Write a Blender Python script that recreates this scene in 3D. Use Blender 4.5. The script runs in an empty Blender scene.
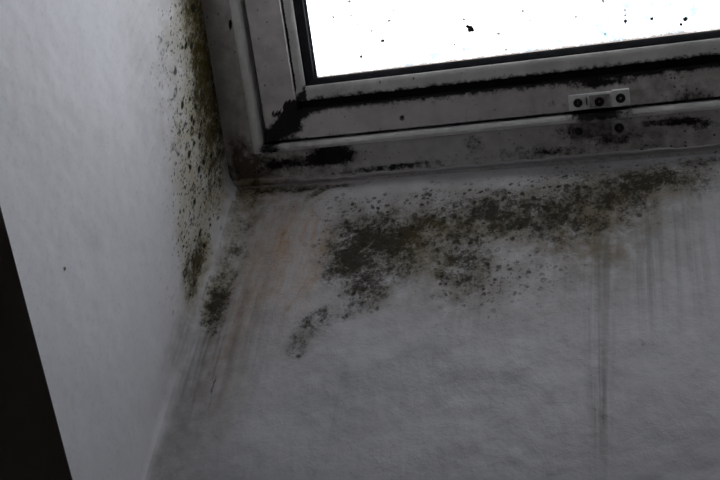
import bpy, bmesh, math
import numpy as np
from mathutils import Vector, Matrix

# ------------------------------------------------------------------ camera, sky, exposure
F = 1000.0                                    # focal length in pixels of the 720x480 frame
def unit(v):
    v = np.array(v, float); return v / np.linalg.norm(v)
# world axes seen from the camera (right, down, forward), from the vanishing points
CZ = unit((230, -1240, 1000))
CX = np.array((1, -0.055, -0.299)); CX = unit(CX - CZ * CX.dot(CZ))
CY = -np.cross(CX, CZ)
RC = np.array([CX, CY, CZ])                   # world = RC @ (right, down, forward)
EYE = np.array((0.0, 0.0, 1.40))
scene = bpy.context.scene
C = scene.collection
cam_data = bpy.data.cameras.new('camera')
cam_data.sensor_width = 36.0
cam_data.lens = F / 720.0 * 36.0
cam_data.clip_start = 0.01
cam = bpy.data.objects.new('camera', cam_data); C.objects.link(cam)
rt, dn, fw = RC[:, 0], RC[:, 1], RC[:, 2]
cam.matrix_world = Matrix(((rt[0], -dn[0], -fw[0], EYE[0]), (rt[1], -dn[1], -fw[1], EYE[1]),
                           (rt[2], -dn[2], -fw[2], EYE[2]), (0, 0, 0, 1)))
scene.camera = cam

world = bpy.data.worlds.new('overcast_sky'); scene.world = world
world.use_nodes = True
wn = world.node_tree; wn.nodes.clear()
wo = wn.nodes.new('ShaderNodeOutputWorld'); wb = wn.nodes.new('ShaderNodeBackground')
wt = wn.nodes.new('ShaderNodeTexCoord'); wz = wn.nodes.new('ShaderNodeTexNoise')
wz.inputs['Scale'].default_value = 2.2; wz.inputs['Detail'].default_value = 4
wr = wn.nodes.new('ShaderNodeValToRGB')
wr.color_ramp.elements[0].position = 0.35; wr.color_ramp.elements[0].color = (0.93, 0.97, 1.03, 1)
wr.color_ramp.elements[1].position = 0.65; wr.color_ramp.elements[1].color = (1.0, 0.99, 1.0, 1)
wn.links.new(wt.outputs['Generated'], wz.inputs['Vector'])
wn.links.new(wz.outputs['Fac'], wr.inputs['Fac'])
wn.links.new(wr.outputs['Color'], wb.inputs['Color'])
wb.inputs['Strength'].default_value = 3.95
wn.links.new(wb.outputs[0], wo.inputs['Surface'])

vs = scene.view_settings
vs.view_transform = 'Standard'; vs.look = 'None'; vs.gamma = 1.0; vs.exposure = 0.0
vs.use_curve_mapping = False

# ------------------------------------------------------------------ measures of the place
PITCH = math.radians(35.0)
TAN = math.tan(PITCH); SIN = math.sin(PITCH); COS = math.cos(PITCH)
def ray(px, py):
    return RC @ np.array([(px - 360) / F, (py - 240) / F, 1.0])
P = EYE + ray(240, 188)                       # corner of side wall, wall below and window, 1 m ahead
XL = P[0] - 0.009                             # plane of the shaft's left side wall
WW, WH = 0.66, 1.18                           # window, outer frame
SKEW = 0.013                                  # the window sits a touch crooked in its opening
SV = np.array((0, -COS, SIN)) * math.cos(SKEW) - np.array((1., 0, 0)) * math.sin(SKEW)   # up the window
UV = np.array((1., 0, 0)) * math.cos(SKEW) + np.array((0, -COS, SIN)) * math.sin(SKEW)   # across the window
NV = np.array((0, -SIN, -COS))                # from the window into the room
DROP, DROP_K = 0.4227, 0.0946                 # shaft depth measured straight down; the ceiling is a little flatter than the window
E_TOP = (WH * SIN + DROP) / (TAN - DROP_K)               # where the flat head of the shaft meets the ceiling
Z_TOP = P[2] + WH * SIN
def hit(px, py, n, p0=None):
    r = ray(px, py); return EYE + r * (np.dot((P if p0 is None else p0) - EYE, n) / np.dot(r, n))
NB = np.array((0, 1., 0)); NL = np.array((1., 0, 0))
def wpos(u, s, h):                            # window coordinates -> world
    u, s, h = np.broadcast_arrays(np.asarray(u, float), s, h)
    return P + u[..., None] * UV + s[..., None] * SV + h[..., None] * NV
def plane_uv(px, py, which):
    if which == 'B': q = hit(px, py, NB); return np.array((q[0], q[2]))
    if which == 'L': q = hit(px, py, NL, np.array((XL, P[1], P[2]))); return np.array((q[1], q[2]))
    q = hit(px, py, NV) - P; return np.array((q.dot(UV), q.dot(SV)))
def blob(A, Bc, which, px, py, rx, ry, rot=0.0, amp=1.0, sharp=1.0):
    """soft patch on a wall; centre and radii read off the photograph, then kept in metres on the wall"""
    c = plane_uv(px, py, which)
    J = np.stack([(plane_uv(px + 1, py, which) - c), (plane_uv(px, py + 1, which) - c)], 1)
    Ji = np.linalg.inv(J)
    da, db = A - c[0], Bc - c[1]
    qx = Ji[0, 0] * da + Ji[0, 1] * db; qy = Ji[1, 0] * da + Ji[1, 1] * db
    a = math.radians(rot)
    x = (qx * math.cos(a) + qy * math.sin(a)) / rx; y = (-qx * math.sin(a) + qy * math.cos(a)) / ry
    return amp * np.exp(-np.power(x * x + y * y, 1.0 + sharp * 0.5))

def vnoise(p, scale, seed=0, octaves=3):
    """lattice noise in numpy, about -1..1"""
    out = np.zeros(p.shape[:-1]); amp = 1.0; tot = 0.0
    for o in range(octaves):
        q = p * scale + 17.3 * (seed + o * 7 + 1)
        i = np.floor(q).astype(np.int64); f = q - i; f = f * f * (3 - 2 * f)
        acc = 0
        for dx in (0, 1):
            for dy in (0, 1):
                for dz in (0, 1):
                    h = (i[..., 0] + dx) * 374761393 + (i[..., 1] + dy) * 668265263 + (i[..., 2] + dz) * 2147483647 + seed * 1274126177
                    h = (h ^ (h >> 13)) * 1274126177; h = (h ^ (h >> 16)) & 0xFFFF
                    w = (f[..., 0] if dx else 1 - f[..., 0]) * (f[..., 1] if dy else 1 - f[..., 1]) * (f[..., 2] if dz else 1 - f[..., 2])
                    acc = acc + w * (h / 32767.5 - 1)
        out += amp * acc; tot += amp; amp *= 0.5; scale *= 2.1
    return out / tot

# ------------------------------------------------------------------ materials
class NT:
    def __init__(self, name):
        self.m = bpy.data.materials.new(name); self.m.use_nodes = True
        self.t = self.m.node_tree; self.t.nodes.clear()
        self.out = self.t.nodes.new('ShaderNodeOutputMaterial')
    def node(self, kind, **kw):
        n = self.t.nodes.new(kind)
        for k, v in kw.items(): setattr(n, k, v)
        return n
    def set(self, sock, v):
        if isinstance(v, bpy.types.NodeSocket): self.t.links.new(v, sock)
        elif isinstance(v, (tuple, list)) and len(v) == 3 and sock.type == 'RGBA': sock.default_value = (*v, 1)
        else: sock.default_value = v
    def math(self, op, a, b=0.0, c=0.0, clamp=False):
        n = self.node('ShaderNodeMath', operation=op, use_clamp=clamp)
        for i, v in enumerate((a, b, c)): self.set(n.inputs[i], v)
        return n.outputs[0]
    def mix(self, fac, a, b, blend='MIX'):
        n = self.node('ShaderNodeMix', data_type='RGBA', blend_type=blend, clamp_factor=True)
        self.set(n.inputs[0], fac); self.set(n.inputs[6], a); self.set(n.inputs[7], b)
        return n.outputs[2]
    def ss(self, v, lo, hi):
        n = self.node('ShaderNodeMapRange', interpolation_type='SMOOTHSTEP')
        self.set(n.inputs[0], v); self.set(n.inputs[1], lo); self.set(n.inputs[2], hi)
        return n.outputs[0]
    def coords(self):
        return self.node('ShaderNodeTexCoord').outputs['Object']
    def scaled(self, vec, s):
        n = self.node('ShaderNodeMapping'); self.set(n.inputs['Vector'], vec); n.inputs['Scale'].default_value = s
        return n.outputs[0]
    def noise(self, vec, scale, detail=4, rough=0.55, dist=0.0):
        n = self.node('ShaderNodeTexNoise')
        self.set(n.inputs['Vector'], vec); n.inputs['Scale'].default_value = scale
        n.inputs['Detail'].default_value = detail; n.inputs['Roughness'].default_value = rough
        n.inputs['Distortion'].default_value = dist
        return n.outputs['Fac']
    def warp(self, vec, scale, amt):
        n = self.node('ShaderNodeTexNoise'); self.set(n.inputs['Vector'], vec); n.inputs['Scale'].default_value = scale
        n.inputs['Detail'].default_value = 2
        s = self.node('ShaderNodeVectorMath', operation='MULTIPLY_ADD')
        self.t.links.new(n.outputs['Color'], s.inputs[0]); s.inputs[1].default_value = (amt,) * 3
        self.set(s.inputs[2], vec)
        return s.outputs[0]
    def voronoi(self, vec, scale):
        n = self.node('ShaderNodeTexVoronoi'); self.set(n.inputs['Vector'], vec); n.inputs['Scale'].default_value = scale
        sep = self.node('ShaderNodeSeparateColor'); self.t.links.new(n.outputs['Color'], sep.inputs[0])
        return n.outputs['Distance'], sep.outputs[0], sep.outputs[1], sep.outputs[2]
    def attr(self, name):
        a = self.node('ShaderNodeAttribute', attribute_name=name)
        sep = self.node('ShaderNodeSeparateColor'); self.t.links.new(a.outputs['Color'], sep.inputs[0])
        return sep.outputs[0], sep.outputs[1], sep.outputs[2]
    def bump(self, height, strength, dist, normal=None):
        n = self.node('ShaderNodeBump'); self.set(n.inputs['Height'], height)
        n.inputs['Strength'].default_value = strength; n.inputs['Distance'].default_value = dist
        if normal is not None: self.set(n.inputs['Normal'], normal)
        return n.outputs[0]
    def finish(self, color, rough=0.7, normal=None, spec=0.3, metal=0.0):
        b = self.node('ShaderNodeBsdfPrincipled')
        self.set(b.inputs['Base Color'], color); self.set(b.inputs['Roughness'], rough)
        self.set(b.inputs['Specular IOR Level'], spec); b.inputs['Metallic'].default_value = metal
        if normal is not None: self.set(b.inputs['Normal'], normal)
        self.t.links.new(b.outputs[0], self.out.inputs['Surface'])
        return self.m

def spots(t, vec, scale, dens, size=0.55, ring=0.6):
    d, r1, r2, r3 = t.voronoi(vec, scale)
    gate = t.ss(t.math('SUBTRACT', dens, r2), 0.0, 0.12)
    rad = t.math('MULTIPLY', t.math('ADD', t.math('MULTIPLY', r1, 0.7), 0.3), size)
    m = t.ss(t.math('SUBTRACT', rad, d), -0.05, 0.20)
    inner = t.ss(t.math('SUBTRACT', t.math('MULTIPLY', rad, 0.5), d), -0.05, 0.05)
    hollow = t.math('MULTIPLY', t.math('MULTIPLY', inner, t.ss(r3, 0.45, 0.55)), ring)
    return t.math('MULTIPLY', t.math('MULTIPLY', m, gate), t.math('SUBTRACT', 1.0, hollow))

def plaster(name, base, shade, zs=1.0):
    t = NT(name); co = t.coords(); cz = t.scaled(co, (1, 1, zs))
    mould, speck, brown = t.attr('mould'); peach, olive, streak = t.attr('stain')
    big = t.noise(co, 9, 3); mid = t.noise(co, 60, 5, 0.6); fine = t.noise(co, 260, 4, 0.65)
    pt = t.attr('paint')[0]
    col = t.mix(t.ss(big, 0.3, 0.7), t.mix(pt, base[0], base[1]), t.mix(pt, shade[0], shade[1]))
    col = t.mix(t.math('MULTIPLY', t.ss(fine, 0.5, 0.75), 0.16), col, (0.26, 0.25, 0.24))
    # damp yellowing and dirt
    col = t.mix(t.math('MULTIPLY', brown, t.ss(mid, 0.2, 0.7)), col, (0.20, 0.165, 0.125))
    # paint worn off in streaks, warm undercoat showing
    lean = t.node('ShaderNodeMapping'); t.set(lean.inputs['Vector'], t.warp(co, 25, 0.014)); lean.inputs['Rotation'].default_value = (0, math.radians(-9), 0)
    run = t.math('ADD', t.math('MULTIPLY', t.noise(t.scaled(lean.outputs[0], (120, 60, 15)), 1.0, 6, 0.72), 0.62), t.math('MULTIPLY', t.noise(co, 55, 6, 0.7), 0.38))
    pm = t.math('MULTIPLY', peach, t.math('ADD', 0.22, t.math('MULTIPLY', t.ss(run, 0.40, 0.60), 0.78)))
    col = t.mix(t.math('MULTIPLY', pm, 0.75), col, (0.43, 0.305, 0.215))
    col = t.mix(t.math('MULTIPLY', t.math('MULTIPLY', peach, t.ss(run, 0.55, 0.64)), 0.6), col, (0.20, 0.125, 0.085))
    # olive algae film
    om = t.math('MULTIPLY', olive, t.ss(t.noise(co, 110, 4, 0.6), 0.25, 0.65))
    col = t.mix(om, col, (0.150, 0.118, 0.022))
    # runs of dirty water
    rn = t.noise(t.scaled(co, (150, 150, 4)), 1.0, 4, 0.6)
    sm = t.math('MULTIPLY', streak, t.ss(rn, 0.36, 0.66))
    col = t.mix(t.math('MULTIPLY', sm, 0.85), col, (0.135, 0.125, 0.105))
    # mould: cloudy film and round colonies
    wv = t.warp(cz, 130, 0.006)
    fn = t.math('ADD', t.math('MULTIPLY', t.math('SUBTRACT', t.noise(wv, 72, 8, 0.78), 0.5), 5.6), t.math('MULTIPLY', t.math('SUBTRACT', t.noise(co, 330, 4, 0.7), 0.5), 2.0))
    film = t.ss(t.math('ADD', t.math('MULTIPLY', mould, 1.15), fn), 0.1, 1.5)
    film = t.math('MULTIPLY', film, t.ss(mould, 0.02, 0.40))
    s1 = spots(t, wv, 190, speck, 0.50, 0.6)
    s2 = spots(t, t.warp(cz, 300, 0.003), 400, speck, 0.50, 0.3)
    s3 = spots(t, wv, 112, t.math('MULTIPLY', speck, 0.62), 0.46, 0.7)
    sp = t.math('MAXIMUM', t.math('MAXIMUM', s1, t.math('MULTIPLY', s2, 0.75)), s3)
    haze = t.math('MULTIPLY', t.ss(t.math('ADD', t.math('MULTIPLY', speck, 0.6), t.math('MULTIPLY', mould, 0.9)), 0.05, 0.9), t.ss(t.noise(co, 48, 6, 0.7), 0.25, 0.60))
    col = t.mix(t.math('MULTIPLY', haze, t.math('SUBTRACT', 0.80, t.math('MULTIPLY', pt, 0.15))), col, t.mix(pt, (0.40, 0.36, 0.245), (0.155, 0.132, 0.088)))
    col = t.mix(t.math('MULTIPLY', film, 0.90), col, t.mix(olive, (0.024, 0.021, 0.013), (0.052, 0.038, 0.007)))
    dens = t.math('ADD', t.math('SUBTRACT', 0.40, t.math('MULTIPLY', pt, 0.15)), t.math('MULTIPLY', t.ss(t.math('ADD', speck, mould), 0.1, 0.9), 0.62))
    col = t.mix(t.math('MULTIPLY', sp, dens), col, (0.028, 0.028, 0.020))
    h = t.math('MULTIPLY', t.math('ADD', t.math('MULTIPLY', mid, 0.9), t.math('MULTIPLY', fine, 0.35)), t.math('ADD', 0.22, t.math('MULTIPLY', pt, 0.7)))
    h = t.math('SUBTRACT', h, t.math('MULTIPLY', pm, 0.5))
    h = t.math('ADD', h, t.math('MULTIPLY', sp, 0.25))
    growth = t.math('MAXIMUM', film, sp)                         # dry mould has no sheen
    return t.finish(col, 0.8, t.bump(h, 0.55, 0.0022), t.math('MULTIPLY', t.math('SUBTRACT', 1.0, growth), 0.15))

def grimy(name, base, dirt=(0.012, 0.011, 0.010), rough=0.4, spec=0.4, metal=0.0, brown=(0.10, 0.075, 0.055)):
    t = NT(name); co = t.coords()
    g, br, fl = t.attr('grime_shadow')  # mask also carries the catch's painted shadow on sash and lip
    n = t.noise(co, 170, 8, 0.78); dust = t.noise(co, 45, 4, 0.6)
    col = t.mix(t.math('MULTIPLY', t.ss(dust, 0.35, 0.75), 0.45), base, tuple(c * 0.55 for c in base))
    col = t.mix(t.math('MULTIPLY', br, t.ss(t.noise(co, 75, 5, 0.65), 0.25, 0.7)), col, brown)
    m = t.ss(t.math('ADD', t.math('MULTIPLY', g, 1.3), t.math('MULTIPLY', t.math('SUBTRACT', n, 0.5), 2.4)), 0.35, 1.0)
    m = t.math('MULTIPLY', m, t.ss(g, 0.02, 0.2))
    s = spots(t, t.warp(co, 200, 0.004), 330, t.math('ADD', fl, 0.02), 0.45, 0.0)
    m = t.math('MAXIMUM', m, t.math('MULTIPLY', s, 0.85))
    col = t.mix(t.math('MULTIPLY', m, 0.97), col, dirt)
    r = t.math('ADD', t.math('MULTIPLY', m, 0.4), rough)
    return t.finish(col, r, t.bump(t.math('ADD', dust, t.math('MULTIPLY', m, 0.6)), 0.25, 0.0012), t.math('MULTIPLY', t.math('SUBTRACT', 1.0, m), spec), metal)

def simple(name, a, b, scale=8, rough=0.7, spec=0.3, metal=0.0, bump=0.15):
    t = NT(name); co = t.coords(); n = t.noise(co, scale, 5)
    return t.finish(t.mix(t.ss(n, 0.3, 0.7), a, b), rough, t.bump(t.noise(co, scale * 8, 4), bump, 0.001), spec, metal)

def planks(name):
    t = NT(name); co = t.coords()
    g = t.noise(t.scaled(co, (40, 2, 2)), 1.0, 6, 0.6)
    return t.finish(t.mix(t.ss(g, 0.3, 0.7), (0.24, 0.18, 0.13), (0.36, 0.28, 0.20)), 0.5, t.bump(g, 0.2, 0.001), 0.35)

def dirty_glass(name):
    t = NT(name); co = t.coords()
    edge, gz, _ = t.attr('grime_shadow')
    film = t.noise(co, 28, 4, 0.6)
    tint = t.mix(t.ss(film, 0.35, 0.7), (0.97, 0.98, 0.98), (0.90, 0.94, 0.96))
    d, r1, r2, r3 = t.voronoi(t.warp(co, 300, 0.004), 170)
    rad = t.math('MULTIPLY', t.math('MULTIPLY', r1, r1), 0.30)
    sp = t.math('MULTIPLY', t.ss(t.math('SUBTRACT', rad, d), 0.0, 0.06), t.ss(r2, 0.30, 0.36))
    haze = t.math('MULTIPLY', t.math('MULTIPLY', t.ss(t.noise(co, 60, 6, 0.75), 0.40, 0.62), t.math('ADD', 0.40, t.math('MULTIPLY', gz, 1.3), 0.0, True)), 0.95)
    em = t.ss(t.math('ADD', t.math('MULTIPLY', edge, 1.2), t.math('SUBTRACT', t.noise(co, 260, 5, 0.7), 0.5)), 0.55, 1.0)
    tint = t.mix(haze, tint, (0.19, 0.25, 0.29))
    tint = t.mix(t.math('MULTIPLY', sp, 0.95), tint, (0.05, 0.045, 0.04))
    tint = t.mix(em, tint, (0.16, 0.14, 0.13))
    tr = t.node('ShaderNodeBsdfTransparent'); t.set(tr.inputs[0], tint)
    gl = t.node('ShaderNodeBsdfGlossy'); gl.inputs['Roughness'].default_value = 0.05
    lw = t.node('ShaderNodeLayerWeight')                       # same from either side of the thin pane
    fr = t.math('ADD', t.math('MULTIPLY', t.math('POWER', lw.outputs['Facing'], 5.0), 0.55), 0.06)
    mx = t.node('ShaderNodeMixShader')
    t.t.links.new(fr, mx.inputs[0]); t.t.links.new(tr.outputs[0], mx.inputs[1]); t.t.links.new(gl.outputs[0], mx.inputs[2])
    t.t.links.new(mx.outputs[0], t.out.inputs['Surface'])
    return t.m

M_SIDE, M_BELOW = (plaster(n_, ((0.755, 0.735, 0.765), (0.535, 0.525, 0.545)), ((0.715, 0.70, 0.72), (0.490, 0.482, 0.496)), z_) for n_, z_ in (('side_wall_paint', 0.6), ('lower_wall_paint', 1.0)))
M_SASH = grimy('white_lacquered_sash', (0.72, 0.67, 0.66))
M_FRAME = grimy('white_lacquered_frame', (0.64, 0.62, 0.61))
M_BEAD = grimy('glazing_bead_paint', (0.60, 0.58, 0.56))
M_LIP = grimy('pale_seal_lip', (0.86, 0.86, 0.83))
M_RUBBER = simple('black_rubber', (0.008, 0.008, 0.010), (0.014, 0.014, 0.016), 120, 0.9, 0.1)
M_GLASS = dirty_glass('dirty_window_glass')
M_PLATE = simple('dull_zinc_plate', (0.90, 0.90, 0.89), (0.76, 0.76, 0.75), 220, 0.45, 0.5, 0.0)
M_PLATE_MID = simple('stained_zinc_plate', (0.46, 0.45, 0.44), (0.24, 0.23, 0.22), 260, 0.5, 0.4, 0.0)
M_PLATE_OLD = simple('grimy_zinc_plate', (0.20, 0.19, 0.18), (0.06, 0.055, 0.05), 260, 0.6, 0.4, 0.2)
M_SCREW = simple('blackened_screw', (0.012, 0.011, 0.010), (0.03, 0.028, 0.026), 300, 0.5, 0.4, 0.3)
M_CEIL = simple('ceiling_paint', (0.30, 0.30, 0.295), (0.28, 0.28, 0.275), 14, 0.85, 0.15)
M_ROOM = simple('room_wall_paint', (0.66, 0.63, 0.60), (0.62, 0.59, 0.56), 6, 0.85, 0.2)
M_LINING = simple('shaft_lining_paint', (0.42, 0.41, 0.40), (0.37, 0.36, 0.355), 12, 0.75, 0.25)
M_FLOOR = planks('worn_floorboards')
M_DIRT = simple('dry_black_dirt', (0.020, 0.018, 0.016), (0.05, 0.043, 0.036), 400, 0.9, 0.1)

# ------------------------------------------------------------------ mesh helpers
def link_mesh(name, verts, faces, mat, parent=None, smooth=True, attrs=None):
    me = bpy.data.meshes.new(name)
    me.from_pydata([tuple(v) for v in np.asarray(verts).reshape(-1, 3)], [], faces)
    me.update()
    if smooth: me.polygons.foreach_set('use_smooth', [True] * len(me.polygons))
    for k, arr in (attrs or {}).items():
        a = me.color_attributes.new(k, 'FLOAT_COLOR', 'POINT')
        full = np.ones((len(me.vertices), 4)); full[:, :3] = np.clip(np.asarray(arr).reshape(-1, 3), 0, 2)
        a.data.foreach_set('color', full.ravel())
    me.materials.append(mat)
    o = bpy.data.objects.new(name, me); C.objects.link(o)
    if parent is not None: o.parent = parent
    return o
def grid_faces(r, c, flip=False):
    f = []
    for i in range(r - 1):
        for j in range(c - 1):
            q = (i * c + j, i * c + j + 1, (i + 1) * c + j + 1, (i + 1) * c + j)
            f.append(q[::-1] if flip else q)
    return f
def structure(o, label=None):
    o['kind'] = 'structure'
    if label: o['label'] = label
    return o
def steps(*spec):
    """steps((0, .4, .002), (.4, 1, .05)) -> increasing positions"""
    out = []
    for a, b, d in spec: out += list(np.linspace(a, b, max(2, int(round((b - a) / d)) + 1)))[:-1]
    return np.array(out + [spec[-1][1]])
def radius(w):                                # rounded inner corner, wide at the window, tight further down
    w = np.maximum(w, 0)
    return 0.006 + 0.030 * np.exp(-np.power((w - 0.06) / 0.13, 2)) * np.clip(0.35 + w / 0.05, 0, 1)

# ------------------------------------------------------------------ wall_left : side of the window shaft
e1 = steps((0, 0.42, 0.002), (0.42, 0.9, 0.02), (0.9, E_TOP, 0.08))
k1 = steps((0, 1, 1 / 200))
Eg, Kg = np.meshgrid(e1, k1, indexing='ij')
w0 = np.maximum(0, Eg * TAN - WH * SIN)
DG = DROP + DROP_K * Eg
Wg = w0 + (DG - w0) * Kg
rg = radius(Wg); arc = rg * math.pi / 4
th = np.where(Eg < arc, math.pi / 4 * (1 - Eg / arc), 0)
LX = XL + rg - rg * np.cos(th)
LY = np.where(Eg < arc, P[1] - rg + rg * np.sin(th), P[1] - rg - (Eg - arc))
LZ = P[2] + (P[1] - LY) * TAN - Wg
pos = np.stack([LX, LY, LZ], -1)
lump = vnoise(pos, 14, 3, 2) * 0.0016 + vnoise(pos, 70, 5, 2) * 0.0005
pos[..., 0] += lump * np.clip(Wg / 0.03, 0, 1) * np.clip(Eg / 0.03, 0, 1) * np.clip((DG - Wg) / 0.03, 0, 1)
A, Z = LY, P[2] + Eg * TAN - Wg
b = lambda *a, **k: blob(A, Z, 'L', *a, **k)
mould = (b(198, 36, 15, 56, -8, 1.0) + b(205, 105, 16, 52, -6, 1.05) + b(214, 165, 13, 50, 4, 0.65) + b(195, 270, 12, 30, 6, 1.0) + b(64, 270, 1.1, 2.4, 0, 1.9) + b(151, 71, 0.7, 1.4, 0, 1.0)
         + b(190, 312, 8, 22, 8, 0.35) + b(189, 5, 12, 22, 0, 0.35) + b(222, 225, 9, 30, 10, 0.25))
speck = (b(180, 66, 26, 84, -4, 0.58) + b(182, 190, 16, 70, 0, 0.35) + b(198, 170, 22, 80, 0, 1.05) + b(188, 235, 11, 26, 4, 0.8) + b(197, 280, 14, 45, 0, 0.35)
         + b(205, 110, 14, 80, -5, 0.6) + b(176, 300, 10, 45, 0, 0.16) + b(172, 32, 12, 34, 0, 0.35) + b(130, 55, 18, 70, 0, 0.05) + b(62, 215, 14, 60, 0, 0.045) + b(160, 270, 18, 60, 0, 0.09))
brown = (b(232, 180, 22, 40, 0, 0.45) + b(182, 90, 36, 150, -3, 0.36) + b(200, 230, 22, 90, 0, 0.30) + b(185, 350, 22, 60, 10, 0.40) + b(165, 420, 20, 60, 10, 0.10)
         + b(130, 40, 10, 60, -8, 0.06))
olive = (b(197, 25, 14, 50, -9, 1.0) + b(205, 100, 15, 60, -5, 0.85) + b(195, 275, 10, 34, 6, 0.75) + b(214, 170, 14, 60, 0, 0.35) + b(187, 322, 9, 26, 8, 0.45))
streak = b(182, 350, 12, 36, 12, 0.40) + b(140, 60, 10, 110, -6, 0.10) + 0.02
fade = 0.25 + 0.75 * np.clip(Eg / 0.013, 0, 1)
mould *= fade; olive *= fade; speck *= fade
zero = np.zeros_like(mould)
pos = np.concatenate([pos[:1] + np.array((0.012, 0.012, 0)), pos[:1], pos], 0)   # edge tucked behind the wall below
mould, speck, brown, zero, olive, streak = (np.concatenate([a[:1], a[:1], a], 0) for a in (mould, speck, brown, zero, olive, streak))
nc = mould.shape[1]
lf = [f for k, f in enumerate(grid_faces(*mould.shape)) if k // (nc - 1) != 1]
structure(link_mesh('wall_left', pos, lf, M_SIDE, attrs={'paint': np.stack([zero, zero, zero], -1),
    'mould': np.stack([mould, speck, brown], -1), 'stain': np.stack([zero, olive, streak], -1)}),
    'pale grey side wall of the window shaft, olive mould along its inner edge')

# ------------------------------------------------------------------ wall_back : plastered wall below the window
x1 = steps((0, 0.50, 0.002), (0.50, WW + 0.02, 0.012))
w1 = steps((0, DROP, 0.0022))
xg, wg = np.meshgrid(x1, w1, indexing='ij')
rg = radius(wg); arc = rg * math.pi / 4
th = np.where(xg < arc, math.pi / 4 * (1 - xg / arc), 0)
BX = np.where(xg < arc, XL + rg - rg * np.sin(th), XL + rg + (xg - arc))
BY = P[1] - rg + rg * np.cos(th)
BZ = P[2] + (P[1] - BY) * TAN - wg
main = np.stack([BX, BY, BZ], -1)
lump = vnoise(main, 11, 11, 2) * 0.0030 + vnoise(main, 45, 12, 3) * 0.0012 + vnoise(main * np.array((1, 1, 0.25)), 120, 13, 2) * 0.0003
sw = np.clip(wg / 0.035, 0, 1)
main[..., 1] -= 0.008 * sw * sw * (3 - 2 * sw) * np.clip((xg - 0.02) / 0.06, 0, 1) * np.clip((DROP - wg) / 0.06, 0, 1)     # plaster belly under the frame
main[..., 1] -= (lump + 0.0008) * np.clip((DROP - wg) / 0.02, 0, 1) * np.clip(xg / 0.02, 0, 1) * np.clip(wg / 0.012, 0.0, 1)
# ragged plaster edge smeared onto the foot of the window frame
lipn = 7
xr = BX[:, 0]
ragged = 0.0035 + 0.0030 * vnoise(np.stack([xr, xr * 0, xr * 0], -1), 22, 21, 3) + 0.0018 * vnoise(np.stack([xr, xr * 0, xr * 0], -1), 110, 22, 2)
ragged += 0.006 * np.exp(-np.power((xr - XL - 0.02) / 0.045, 2))       # gobs of filler in the corner
ragged = np.clip(ragged, 0.002, 0.03)
rows = []
for i in range(lipn, 0, -1):
    k = i / lipn
    s = ragged * k
    hh = 0.0040 - 0.0012 * k - (0.004 if i == lipn else 0.0) + 0.05 * s
    hh = hh * min(1, k * 2.5)
    p_ = wpos(xr - P[0], s, hh)
    rows.append(p_)
lip = np.stack(rows, 1)
allp = np.concatenate([lip, main], 1)
A, Z = allp[..., 0], allp[..., 2]
b = lambda *a, **k: blob(A, Z, 'B', *a, **k)
mould = (b(372, 258, 54, 38, -15, 0.74) + b(350, 262, 22, 20, 0, 0.2) + b(440, 240, 100, 40, -6, 0.25) + b(620, 205, 110, 36, -4, 0.22) + b(346, 268, 16, 18, 0, 0.35) + b(372, 296, 20, 20, 0, 0.55) + b(415, 238, 38, 16, -20, 0.45) + b(366, 240, 30, 12, -20, 0.2)
         + b(508, 216, 48, 20, 0, 0.62) + b(465, 272, 28, 34, -10, 0.66) + b(214, 392, 1.0, 17, 12, 0.9) + b(240, 192, 26, 14, 0, 0.4) + b(470, 225, 40, 16, -5, 0.35)
         + b(600, 208, 44, 28, 0, 0.56) + b(652, 186, 38, 14, 0, 0.75) + b(628, 183, 40, 12, 0, 0.2) + b(705, 178, 22, 20, 0, 0.38)
         + b(560, 235, 44, 24, 0, 0.42) + b(213, 312, 12, 26, 10, 0.95) + b(222, 290, 10, 22, 20, 0.4) + b(320, 328, 26, 14, -35, 0.50) + b(298, 355, 12, 16, 30, 0.4) + b(350, 318, 20, 10, -20, 0.3)
         + b(232, 250, 20, 62, 18, 0.45) + b(330, 188, 46, 4, -6, 0.5) + b(278, 190, 40, 7, -3, 0.5) + b(318, 198, 14, 4, -38, 0.6) + b(600, 420, 6, 22, 0, 0.3)
         + b(690, 165, 60, 8, -6, 0.25))
speck = (b(400, 235, 80, 36, -10, 0.62) + b(500, 215, 70, 26, 0, 0.60) + b(345, 225, 34, 34, 0, 0.42) + b(590, 205, 66, 46, 0, 0.45) + b(680, 180, 52, 24, 0, 0.50)
         + b(470, 276, 70, 40, -10, 0.48) + b(540, 280, 50, 20, -20, 0.28) + b(365, 300, 34, 26, 0, 0.45) + b(305, 350, 24, 14, -40, 0.4) + b(215, 312, 15, 26, 10, 0.5)
         + b(460, 192, 140, 18, -6, 0.24) + b(280, 200, 42, 20, 0, 0.24) + b(560, 340, 170, 70, 0, 0.07) + b(560, 180, 40, 22, 0, 0.3) + 0.022)
brown = (b(275, 205, 60, 24, -5, 0.60) + b(242, 188, 34, 26, 0, 0.6) + b(240, 260, 40, 60, 15, 0.45) + b(205, 370, 40, 60, 15, 0.42) + b(180, 450, 46, 60, 10, 0.22) + b(595, 225, 56, 50, 0, 0.75)
         + b(450, 245, 140, 62, 0, 0.55) + b(640, 230, 110, 60, 0, 0.34) + b(450, 178, 200, 14, -6, 0.08) + b(165, 470, 30, 50, 10, 0.25) + b(655, 195, 45, 26, 0, 0.4) + b(260, 350, 70, 50, 0, 0.22) + b(480, 310, 150, 24, 0, 0.2) + b(300, 185, 60, 8, -5, 0.4) + 0.02)
peach = (b(258, 280, 24, 66, 18, 0.80) + b(300, 265, 32, 66, 12, 0.75) + b(225, 380, 30, 60, 16, 0.3) + b(285, 240, 40, 24, 0, 0.45) + b(318, 265, 10, 36, 8, 0.5) + b(255, 195, 30, 14, 0, 0.4) + b(390, 178, 26, 6, -6, 0.35))
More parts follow.
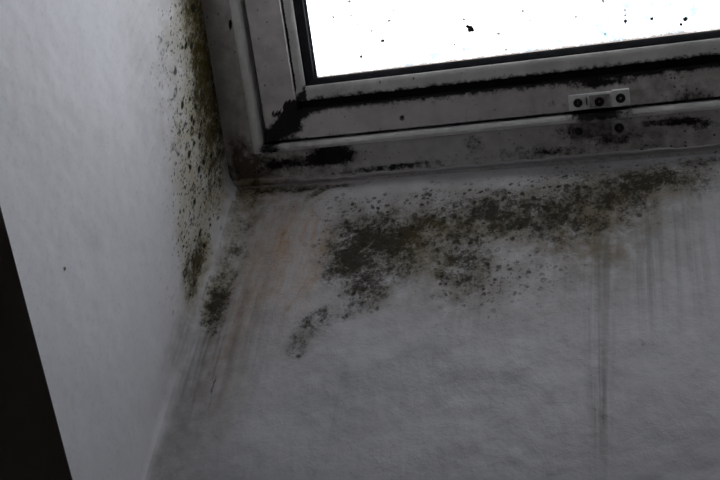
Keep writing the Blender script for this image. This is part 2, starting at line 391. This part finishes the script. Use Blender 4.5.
olive = (b(425, 250, 26, 30, 15, 0.55) + b(450, 232, 26, 10, 0, 0.35) + b(488, 236, 20, 12, 0, 0.35) + b(238, 240, 16, 60, 14, 0.25) + b(440, 275, 20, 16, 0, 0.3) + b(670, 190, 30, 20, 0, 0.2))
streak = (b(601, 300, 16, 170, 0, 0.42) + b(600, 410, 8, 50, 0, 0.35) + b(660, 270, 60, 60, 0, 0.22) + b(648, 250, 12, 75, 0, 0.35) + b(570, 270, 34, 40, 0, 0.28) + b(205, 360, 24, 55, 18, 0.55) + b(690, 230, 30, 60, 0, 0.22)
          + b(340, 420, 6, 60, 9, 0.22) + b(240, 330, 40, 60, 16, 0.3) + b(470, 310, 26, 36, 0, 0.25) + 0.03)
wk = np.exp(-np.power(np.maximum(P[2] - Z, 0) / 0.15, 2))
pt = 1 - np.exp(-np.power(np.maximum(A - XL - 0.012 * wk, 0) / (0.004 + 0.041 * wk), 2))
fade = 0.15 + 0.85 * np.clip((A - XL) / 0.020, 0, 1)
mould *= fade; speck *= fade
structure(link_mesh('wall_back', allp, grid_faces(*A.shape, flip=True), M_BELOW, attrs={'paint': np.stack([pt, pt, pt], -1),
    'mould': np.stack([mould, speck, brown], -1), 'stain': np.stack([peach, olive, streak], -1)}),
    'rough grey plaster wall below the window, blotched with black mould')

# ------------------------------------------------------------------ rest of the shaft and of the attic room
def quad(name, pts, mat, label=None):
    o = link_mesh(name, pts, [tuple(range(len(pts)))], mat, smooth=False)
    return structure(o, label)
XR = P[0] + WW
def roof(x, e, drop=0.0): return (x, P[1] - e, P[2] + e * TAN - (drop + DROP_K * e if drop else 0.0))
quad('wall_right', [roof(XR, 0), roof(XR, 0, DROP), roof(XR, E_TOP, DROP), roof(XR, WH * COS)], M_LINING,
     'grey painted side wall of the window shaft opposite the mould')
quad('trim_1', [roof(XL, WH * COS), roof(XR, WH * COS), roof(XR, E_TOP, DROP), roof(XL, E_TOP, DROP)], M_LINING,
     'grey flat lining above the roof window')
XA, XB, EA, EB = -2.1, 2.3, -0.85, 2.55
cv, cf = [], []
xs = [XA, XL + 0.002, XR - 0.001, XB]; es = [EA, 0.003, E_TOP - 0.001, EB]     # a hair inside the shaft edges
for x in xs:
    for e in es: cv.append(roof(x, e, DROP))
for i in range(3):
    for j in range(3):
        if i == 1 and j == 1: continue
        cf.append((i * 4 + j, i * 4 + j + 1, i * 4 + j + 5, i * 4 + j + 4))
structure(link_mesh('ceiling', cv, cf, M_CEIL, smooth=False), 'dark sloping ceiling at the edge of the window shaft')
ya, yb = P[1] - EA, P[1] - EB
za, zb = roof(0, EA, DROP)[2], roof(0, EB, DROP)[2]
quad('floor', [(XA, yb, 0), (XB, yb, 0), (XB, ya, 0), (XA, ya, 0)], M_FLOOR, 'worn wooden attic floor')
quad('wall_front', [(XA, ya, 0), (XB, ya, 0), (XB, ya, za), (XA, ya, za)], M_ROOM, 'low knee wall under the sloping ceiling')
quad('wall_rear', [(XA, yb, 0), (XA, yb, zb), (XB, yb, zb), (XB, yb, 0)], M_ROOM, 'tall plain wall behind the viewer')
quad('wall_gable_1', [(XA, ya, 0), (XA, ya, za), (XA, yb, zb), (XA, yb, 0)], M_ROOM, 'gable end wall of the attic room')
quad('wall_gable_2', [(XB, ya, 0), (XB, yb, 0), (XB, yb, zb), (XB, ya, za)], M_ROOM, 'far gable end wall of the attic room')

# ------------------------------------------------------------------ window_1 : roof window
win = bpy.data.objects.new('window_1', None); C.objects.link(win)
win.location = P; win['kind'] = 'structure'
win['label'] = 'white framed roof window with mouldy sash and dirty bright glass'
bpy.context.view_layer.update()
def local(p): return np.asarray(p) - P

def densify(prof, step):
    """profile points (left inset, bottom inset, height) in metres, long flats cut into short strips"""
    out = [prof[0]]
    for a, c in zip(prof[:-1], prof[1:]):
        a, c = np.array(a), np.array(c)
        n = max(1, int(np.linalg.norm((c - a)) / step))
        for i in range(1, n + 1): out.append(a + (c - a) * i / n)
    return np.array(out)

def member(name, side, prof, mat, grime_shadow=None, fine=True, parent=win, label=None):
    prof = densify(prof, 0.004 if fine else 0.05)
    tl, tb, h = prof.T
    if side in ('left', 'right'):
        lo, hi, off = tb, WH - tb, tl
    else:
        lo, hi, off = tl, WW - tl, tb
    if fine: f = np.concatenate([np.linspace(0, 0.52, 200), np.linspace(0.52, 1, 18)[1:]]) if side == 'bottom' else np.concatenate([np.linspace(0, 0.22, 130), np.linspace(0.22, 1, 18)[1:]])
    else: f = np.array([0, 1.0])
    Lp = lo[None] + (hi - lo)[None] * f[:, None]
    O = np.broadcast_to(off, Lp.shape); H = np.broadcast_to(h, Lp.shape)
    if side == 'left': u, s = O, Lp
    elif side == 'right': u, s = WW - O, Lp
    elif side == 'bottom': u, s = Lp, O
    else: u, s = Lp, WH - O
    pos = local(wpos(u, s, H))
    g = np.zeros(u.shape + (3,)) if grime_shadow is None or not fine else grime_shadow(u, s, np.stack([u, s, u * 0], -1))
    flip = side in ('bottom', 'right')
    n = pos.shape[1]
    faces = grid_faces(pos.shape[0], n, flip)
    o = link_mesh(name, pos, faces, mat, parent, True, {'grime_shadow': g})
    m = o.modifiers.new('edges', 'EDGE_SPLIT'); m.split_angle = math.radians(38)
    if label: o['label'] = label
    return o

def wblob(u, s, *a, **k): return blob(u, s, 'W', *a, **k)
def line(v, c, wd): return np.exp(-np.power(np.abs(v - c) / wd, 2.0))
MM = 0.001
frame_prof = [(-30, -20, -30), (-30, -20, 0), (-16, -6, 0.5), (23, 33, 3), (23.5, 33.5, 3)]
lip_prof = [(23.0, 33.0, 0), (23.0, 33.0, 4.0), (24.5, 34, 5.6), (27.5, 36.5, 6.4), (31, 39, 5.4), (32.3, 40.2, 2.5), (32.3, 40.2, -30)]
sash_prof = [(36.2, 42.2, -30), (36.4, 42.5, -2.5), (37.4, 43.4, 0), (71.4, 70.2, 0), (72.1, 71.0, -1.2), (72.3, 71.4, -9), (73.4, 79, -9)]
bead_prof = [(72.5, 78.0, -12), (72.5, 78.2, -2.2), (73.3, 78.9, -1.5), (80.6, 90.6, -5), (81.9, 91.9, -6.5), (82.1, 92.2, -13)]
gask_prof = [(81.4, 91.4, -12), (81.9, 91.9, -8.5), (83.5, 92.8, -8), (87.5, 96.6, -11), (89.6, 97.8, -13), (89.6, 97.8, -17)]
MMs = lambda pr: [tuple(c * MM for c in q) for q in pr]
def nz(q, sc, sd): return vnoise(q, sc, sd, 3)
def frame_grime(u, s, q):
    g = (wblob(u, s, 334, 155, 26, 11, -4, 0.66) + wblob(u, s, 300, 163, 30, 7, -6, 0.55) + wblob(u, s, 270, 160, 24, 10, 0, 0.42) + wblob(u, s, 252, 172, 20, 8, 0, 0.35)
         + wblob(u, s, 594, 129, 24, 8, -4, 1.05) + wblob(u, s, 560, 132, 14, 8, 0, 0.45) + wblob(u, s, 668, 121, 34, 5, -6, 0.75) + wblob(u, s, 700, 124, 26, 6, 0, 0.6)
         + wblob(u, s, 625, 138, 40, 5, -8, 0.55) + wblob(u, s, 560, 151, 30, 5, -4, 0.4) + wblob(u, s, 640, 146, 30, 4, 0, 0.3) + wblob(u, s, 380, 168, 60, 3, -6, 0.5)
         + wblob(u, s, 430, 160, 70, 8, -4, 0.2) + wblob(u, s, 474, 141, 13, 10, 0, 0.5) + wblob(u, s, 520, 150, 40, 8, -4, 0.32) + wblob(u, s, 335, 150, 26, 14, 0, 0.4) + wblob(u, s, 200, 100, 8, 60, 0, 0.3) + wblob(u, s, 240, 140, 10, 20, 0, 0.3))
    g += 0.3 * np.exp(-np.maximum(s - 0.002, 0) / 0.006) * (s < 0.03) * (u > 0.02)
    g += wblob(u, s, 231, 24, 1.6, 5, -15, 1.6) + 0.22 * np.exp(-np.maximum(u - 0.001, 0) / 0.004)
    br = wblob(u, s, 290, 163, 70, 18, -5, 0.85) + wblob(u, s, 245, 165, 22, 26, 0, 0.8) + wblob(u, s, 240, 130, 14, 60, 0, 0.4) + wblob(u, s, 225, 30, 10, 60, 0, 0.35) + wblob(u, s, 640, 135, 110, 18, -5, 0.5) + 0.2
    fl = 0.10 + wblob(u, s, 300, 160, 70, 20, 0, 0.35) + wblob(u, s, 640, 130, 120, 20, 0, 0.35)
    return np.stack([g, br, fl], -1)
def lip_grime_shadow(u, s, q):
    g = wblob(u, s, 600, 114, 34, 7, -5, 1.0) + wblob(u, s, 272, 148, 14, 8, 0, 0.8) + 0.12 * nz(q, 60, 31)  # first blob paints the catch's shadow on the lip; corner blob is grime
    br = 0.14 + wblob(u, s, 300, 146, 40, 8, 0, 0.4)
    return np.stack([g, br, g * 0 + 0.05], -1)
def sash_grime_shadow(u, s, q):
    # black growth in the mitre, in the bead groove and above the closing gap
    mu, ms = u - 0.0535, s - 0.058
    d = np.abs((u - 0.036) * 0.58 - (s - 0.0435) * 0.815)      # distance from the mitre line
    tt = (u - 0.036) * 0.815 + (s - 0.0435) * 0.58
    wd = 0.0062 + 0.0035 * np.clip(tt / 0.04, 0, 1) + 0.003 * nz(q, 120, 41)
    g = 1.25 * np.exp(-np.power(d / np.maximum(wd, 0.001), 2)) * (u < 0.11) * (s < 0.10)
    low = (s < 0.0718) & (u > 0.045)
    g += low * 0.95 * np.exp(-np.maximum(0.0710 - s, 0) / (0.0046 + 0.0026 * nz(q, 55, 42)))
    g += (s >= 0.0708) * (s < 0.0795) * (u > 0.06) * 1.3
    g += (u < 0.0735) * (u > 0.0722) * (s > 0.082) * 0.5
    g += low * 0.5 * np.exp(-np.maximum(s - 0.0425, 0) / 0.0016)
    g += (s > 0.05) * 0.5 * np.exp(-np.maximum(u - 0.035, 0) / 0.0035) * (u < 0.06)
    g += wblob(u, s, 600, 84, 30, 4, -5, 0.55) + wblob(u, s, 632, 90, 4, 12, 0, 0.5) + wblob(u, s, 640, 70, 10, 6, 0, 0.3) + wblob(u, s, 690, 96, 26, 6, -6, 0.45)  # first two blobs paint the shadow above and right of the catch
    g += wblob(u, s, 555, 104, 16, 5, 0, 0.4) + wblob(u, s, 402, 118, 3, 3, 0, 0.8) + wblob(u, s, 290, 132, 16, 10, -10, 0.5)
    br = 0.10 + 0.32 * np.clip((u - 0.22) / 0.16, 0, 1) + wblob(u, s, 262, 70, 20, 90, 0, 0.12) + wblob(u, s, 680, 92, 50, 12, 0, 0.3)
    fl = 0.09 + wblob(u, s, 690, 90, 50, 16, 0, 0.3) + wblob(u, s, 310, 120, 30, 16, 0, 0.2)
    return np.stack([g, br, fl], -1)
def bead_grime(u, s, q):
    g = (u > 0.08) * (s < 0.1) * 0.75 * np.exp(-np.maximum(s - 0.0785, 0) / (0.0036 + 0.0022 * nz(q, 60, 51)))
    d = np.abs((u - 0.074) * 0.58 - (s - 0.079) * 0.60)
    g += 1.0 * np.exp(-np.power(d / 0.004, 2)) * (u < 0.083) * (s < 0.094)
    g += 0.35 * np.exp(-np.maximum(0.0925 - s, 0) / 0.001) * (u > 0.09)
    g += 1.1 * (u < 0.0737) * (s > 0.088)
    br = 0.16 + 0.25 * np.exp(-np.power((u - 0.12) / 0.03, 2))
    return np.stack([g, br, g * 0 + 0.12], -1)
for side in ('left', 'bottom', 'right', 'top'):
    fine = side in ('left', 'bottom')
    fr = member('frame_rail', side, MMs(frame_prof), M_FRAME, frame_grime, fine,
                label={'left': 'dull grey frame side beside the mouldy wall', 'bottom': 'stained frame foot rail above the plaster'}.get(side))
    member('seal_lip', side, MMs(lip_prof), M_LIP, lip_grime_shadow, fine, fr)
    sr = member('sash_rail', side, MMs(sash_prof), M_SASH, sash_grime_shadow, fine)
    member('glazing_bead', side, MMs(bead_prof), M_BEAD, bead_grime, fine, sr)
    member('glazing_gasket', side, MMs(gask_prof), M_RUBBER, None, fine, sr)

# back cover of the gap between frame and sash, keeps daylight out
def ring(name, l0, b0, l1, b1, h, mat):
    o_ = [(l0, b0), (WW - l0, b0), (WW - l0, WH - b0), (l0, WH - b0)]
    i_ = [(l1, b1), (WW - l1, b1), (WW - l1, WH - b1), (l1, WH - b1)]
    pts = [local(wpos(u, s, h)) for u, s in o_ + i_]
    return link_mesh(name, pts, [(k, (k + 1) % 4, 4 + (k + 1) % 4, 4 + k) for k in range(4)], mat, win, False)
ring('weather_seal', -0.03, -0.02, 0.088, 0.097, -0.030, M_RUBBER)

# glass: a thin pane with both faces
gu = np.concatenate([np.linspace(0.080, 0.50, 140), np.linspace(0.50, WW - 0.080, 8)[1:]])
gs = np.concatenate([np.linspace(0.092, 0.25, 60), np.linspace(0.25, WH - 0.092, 8)[1:]])
U, S_ = np.meshgrid(gu, gs, indexing='ij')
q = np.stack([U, S_, U * 0], -1)
ed = 1.0 * np.exp(-np.maximum(S_ - 0.0978, 0) / (0.0042 + 0.0022 * vnoise(q, 50, 61, 3))) + 0.5 * np.exp(-np.maximum(U - 0.0895, 0) / 0.0012)
ed += blob(U, S_, 'W', 460, 52, 26, 5, -6, 0.45) + blob(U, S_, 'W', 660, 34, 40, 4, -6, 0.12)
gzone = 0.65 * np.exp(-np.maximum(S_ - 0.10, 0) / 0.022) + blob(U, S_, 'W', 650, 15, 80, 30, 0, 0.3) + blob(U, S_, 'W', 450, 20, 60, 16, 0, 0.15)
pane = link_mesh('glass_pane', local(wpos(U, S_, -0.0155)), grid_faces(*U.shape), M_GLASS, win, True, {'grime_shadow': np.stack([ed, gzone, ed * 0], -1)})
pane['label'] = 'bright glass pane with specks of dirt'

# ------------------------------------------------------------------ hardware screwed to sash and frame
RWIN = Matrix([(UV[k], SV[k], NV[k]) for k in range(3)]).to_4x4()
def bm_object(name, bm, mat, parent, loc, bevel=0.0, smooth=False):
    """bm in (u, s, h) metres around loc = (u, s, h)"""
    if bevel: bmesh.ops.bevel(bm, geom=list(bm.edges), offset=bevel, segments=2, profile=0.5, affect='EDGES')
    Mx = Matrix.Translation(Vector(local(wpos(*loc)))) @ RWIN
    bm.transform(Mx); bmesh.ops.recalc_face_normals(bm, faces=bm.faces)
    me = bpy.data.meshes.new(name); bm.to_mesh(me); bm.free()
    if smooth: me.polygons.foreach_set('use_smooth', [True] * len(me.polygons))
    me.materials.append(mat)
    o = bpy.data.objects.new(name, me); C.objects.link(o); o.parent = parent
    return o
def boxbm(items):
    bm = bmesh.new()
    for (x0, x1, y0, y1, z0, z1) in items:
        r = bmesh.ops.create_cube(bm, size=1.0)
        for v in r['verts']:
            v.co = ((x0 + x1) / 2 + v.co.x * (x1 - x0), (y0 + y1) / 2 + v.co.y * (y1 - y0), (z0 + z1) / 2 + v.co.z * (z1 - z0))
    return bm
def screw(parent, loc, r=0.0042):
    """countersunk cross-head screw: dished head with a cross recess"""
    bm = bmesh.new(); n = 20
    rad = [(1.0, 0.0), (0.97, 0.0006), (0.70, 0.0007), (0.42, 0.0006)]
    rings = []
    for k, z in rad:
        rings.append([bm.verts.new((r * k * math.cos(2 * math.pi * i / n), r * k * math.sin(2 * math.pi * i / n), z)) for i in range(n)])
    # inner star-shaped recess
    star = [bm.verts.new((r * (0.36 if i % 5 < 2 else 0.16) * math.cos(2 * math.pi * i / n), r * (0.36 if i % 5 < 2 else 0.16) * math.sin(2 * math.pi * i / n), 0.0006)) for i in range(n)]
    pit = [bm.verts.new((v.co.x * 0.6, v.co.y * 0.6, -0.0008)) for v in star]
    rings += [star, pit]
    for a, c in zip(rings[:-1], rings[1:]):
        for i in range(n): bm.faces.new((a[i], a[(i + 1) % n], c[(i + 1) % n], c[i]))
    bm.faces.new(pit)
    return bm_object('screw', bm, M_SCREW, parent, loc)

TILT = 0.0
cu, cs = 0.3545, 0.0510                        # centre of the sash catch
plate = bm_object('catch_plate', boxbm([(-0.0262, 0.0110, -0.0068, 0.0068, -0.001, 0.0045)]), M_PLATE, win, (cu, cs, 0.0005), 0.0006)
plate['label'] = 'small zinc catch plate with three dark screws on the lower sash rail'
blk = bm_object('catch_block', boxbm([(0.0112, 0.0264, -0.0068, 0.0078, -0.001, 0.0078)]), M_PLATE, plate, (cu, cs, 0.0005), 0.0008)
bm_object('catch_ridge', boxbm([(-0.0110, -0.0098, -0.0030, 0.0040, 0.004, 0.0056)]), M_PLATE_OLD, plate, (cu, cs, 0.0005), 0.0003)
bm_object('catch_tongue', boxbm([(-0.0080, 0.0095, -0.0058, 0.0052, 0.004, 0.0054)]), M_PLATE_MID, plate, (cu, cs, 0.0005), 0.0004)
screw(plate, (cu - 0.0180, cs - 0.0004, 0.0052), 0.0040)
screw(plate, (cu + 0.0005, cs - 0.0010, 0.0061), 0.0042)
screw(plate, (cu + 0.0188, cs + 0.0004, 0.0085), 0.0042)
# keeper on the frame, thick with dirt; the frame face slopes, so sit on it
def face_h(s): return (1 + (s * 1000 + 6) / 43.0 * 2) * MM
keep = bm_object('keeper_plate', boxbm([(-0.0265, 0.0100, -0.0060, 0.0062, -0.004, 0.0012)]), M_PLATE_OLD, win, (0.3537, 0.0250, face_h(0.0250) + 0.0012), 0.0006)
keep['label'] = 'grimy keeper plate on the frame under the zinc catch'
bm_object('keeper_tab', boxbm([(0.0102, 0.0240, -0.0060, 0.0062, -0.004, 0.0022)]), M_PLATE_MID, keep, (0.3537, 0.0252, face_h(0.0252) + 0.0012), 0.0006)
screw(keep, (0.3537 + 0.0165, 0.0252, face_h(0.0252) + 0.0038), 0.0042)
screw(keep, (0.3537 - 0.0185, 0.0252, face_h(0.0252) + 0.0030), 0.0036)

# ------------------------------------------------------------------ loose dirt lying on the glass
rng = np.random.default_rng(4)
def clump(px, py, r, label, n=3):
    uv = plane_uv(px, py, 'W')
    bm = bmesh.new()
    for i in range(n):
        res = bmesh.ops.create_icosphere(bm, subdivisions=2, radius=r * (1 if i == 0 else rng.uniform(0.35, 0.7)))
        off = (0, 0, 0) if i == 0 else (rng.normal(0, r * 0.8), rng.normal(0, r * 0.8), 0)
        for v in res['verts']:
            k = 1 + rng.uniform(-0.25, 0.25)
            v.co = Vector((v.co.x * k + off[0], v.co.y * k * 0.9 + off[1], max(v.co.z * 0.5 * k, -0.2 * r)))
    bm.transform(RWIN); bmesh.ops.recalc_face_normals(bm, faces=bm.faces)
    me = bpy.data.meshes.new('dirt_clump'); bm.to_mesh(me); bm.free()
    me.materials.append(M_DIRT)
    o = bpy.data.objects.new('dirt_clump', me); C.objects.link(o)
    o.location = wpos(uv[0], uv[1], -0.0150 + 0.2 * r)
    o['label'] = label; o['category'] = 'dirt'; o['group'] = 'dirt stuck to the glass'
clump(468, 30, 0.0030, 'largest black dirt clump on the glass, near the middle of the pane')
clump(357, 58, 0.0014, 'small dark dirt speck low on the glass, nearest the lower left corner', 2)
clump(379, 42, 0.0017, 'dark dirt speck between the lower left corner and the largest clump', 3)
clump(686, 20, 0.0021, 'dark dirt clump at the far right of the glass, above the gasket', 2)
clump(652, 20, 0.0014, 'flat dirt speck just left of the far right clump on the glass', 2)
clump(625, 22, 0.0015, 'round dirt speck on the glass straight above the zinc catch plate', 2)
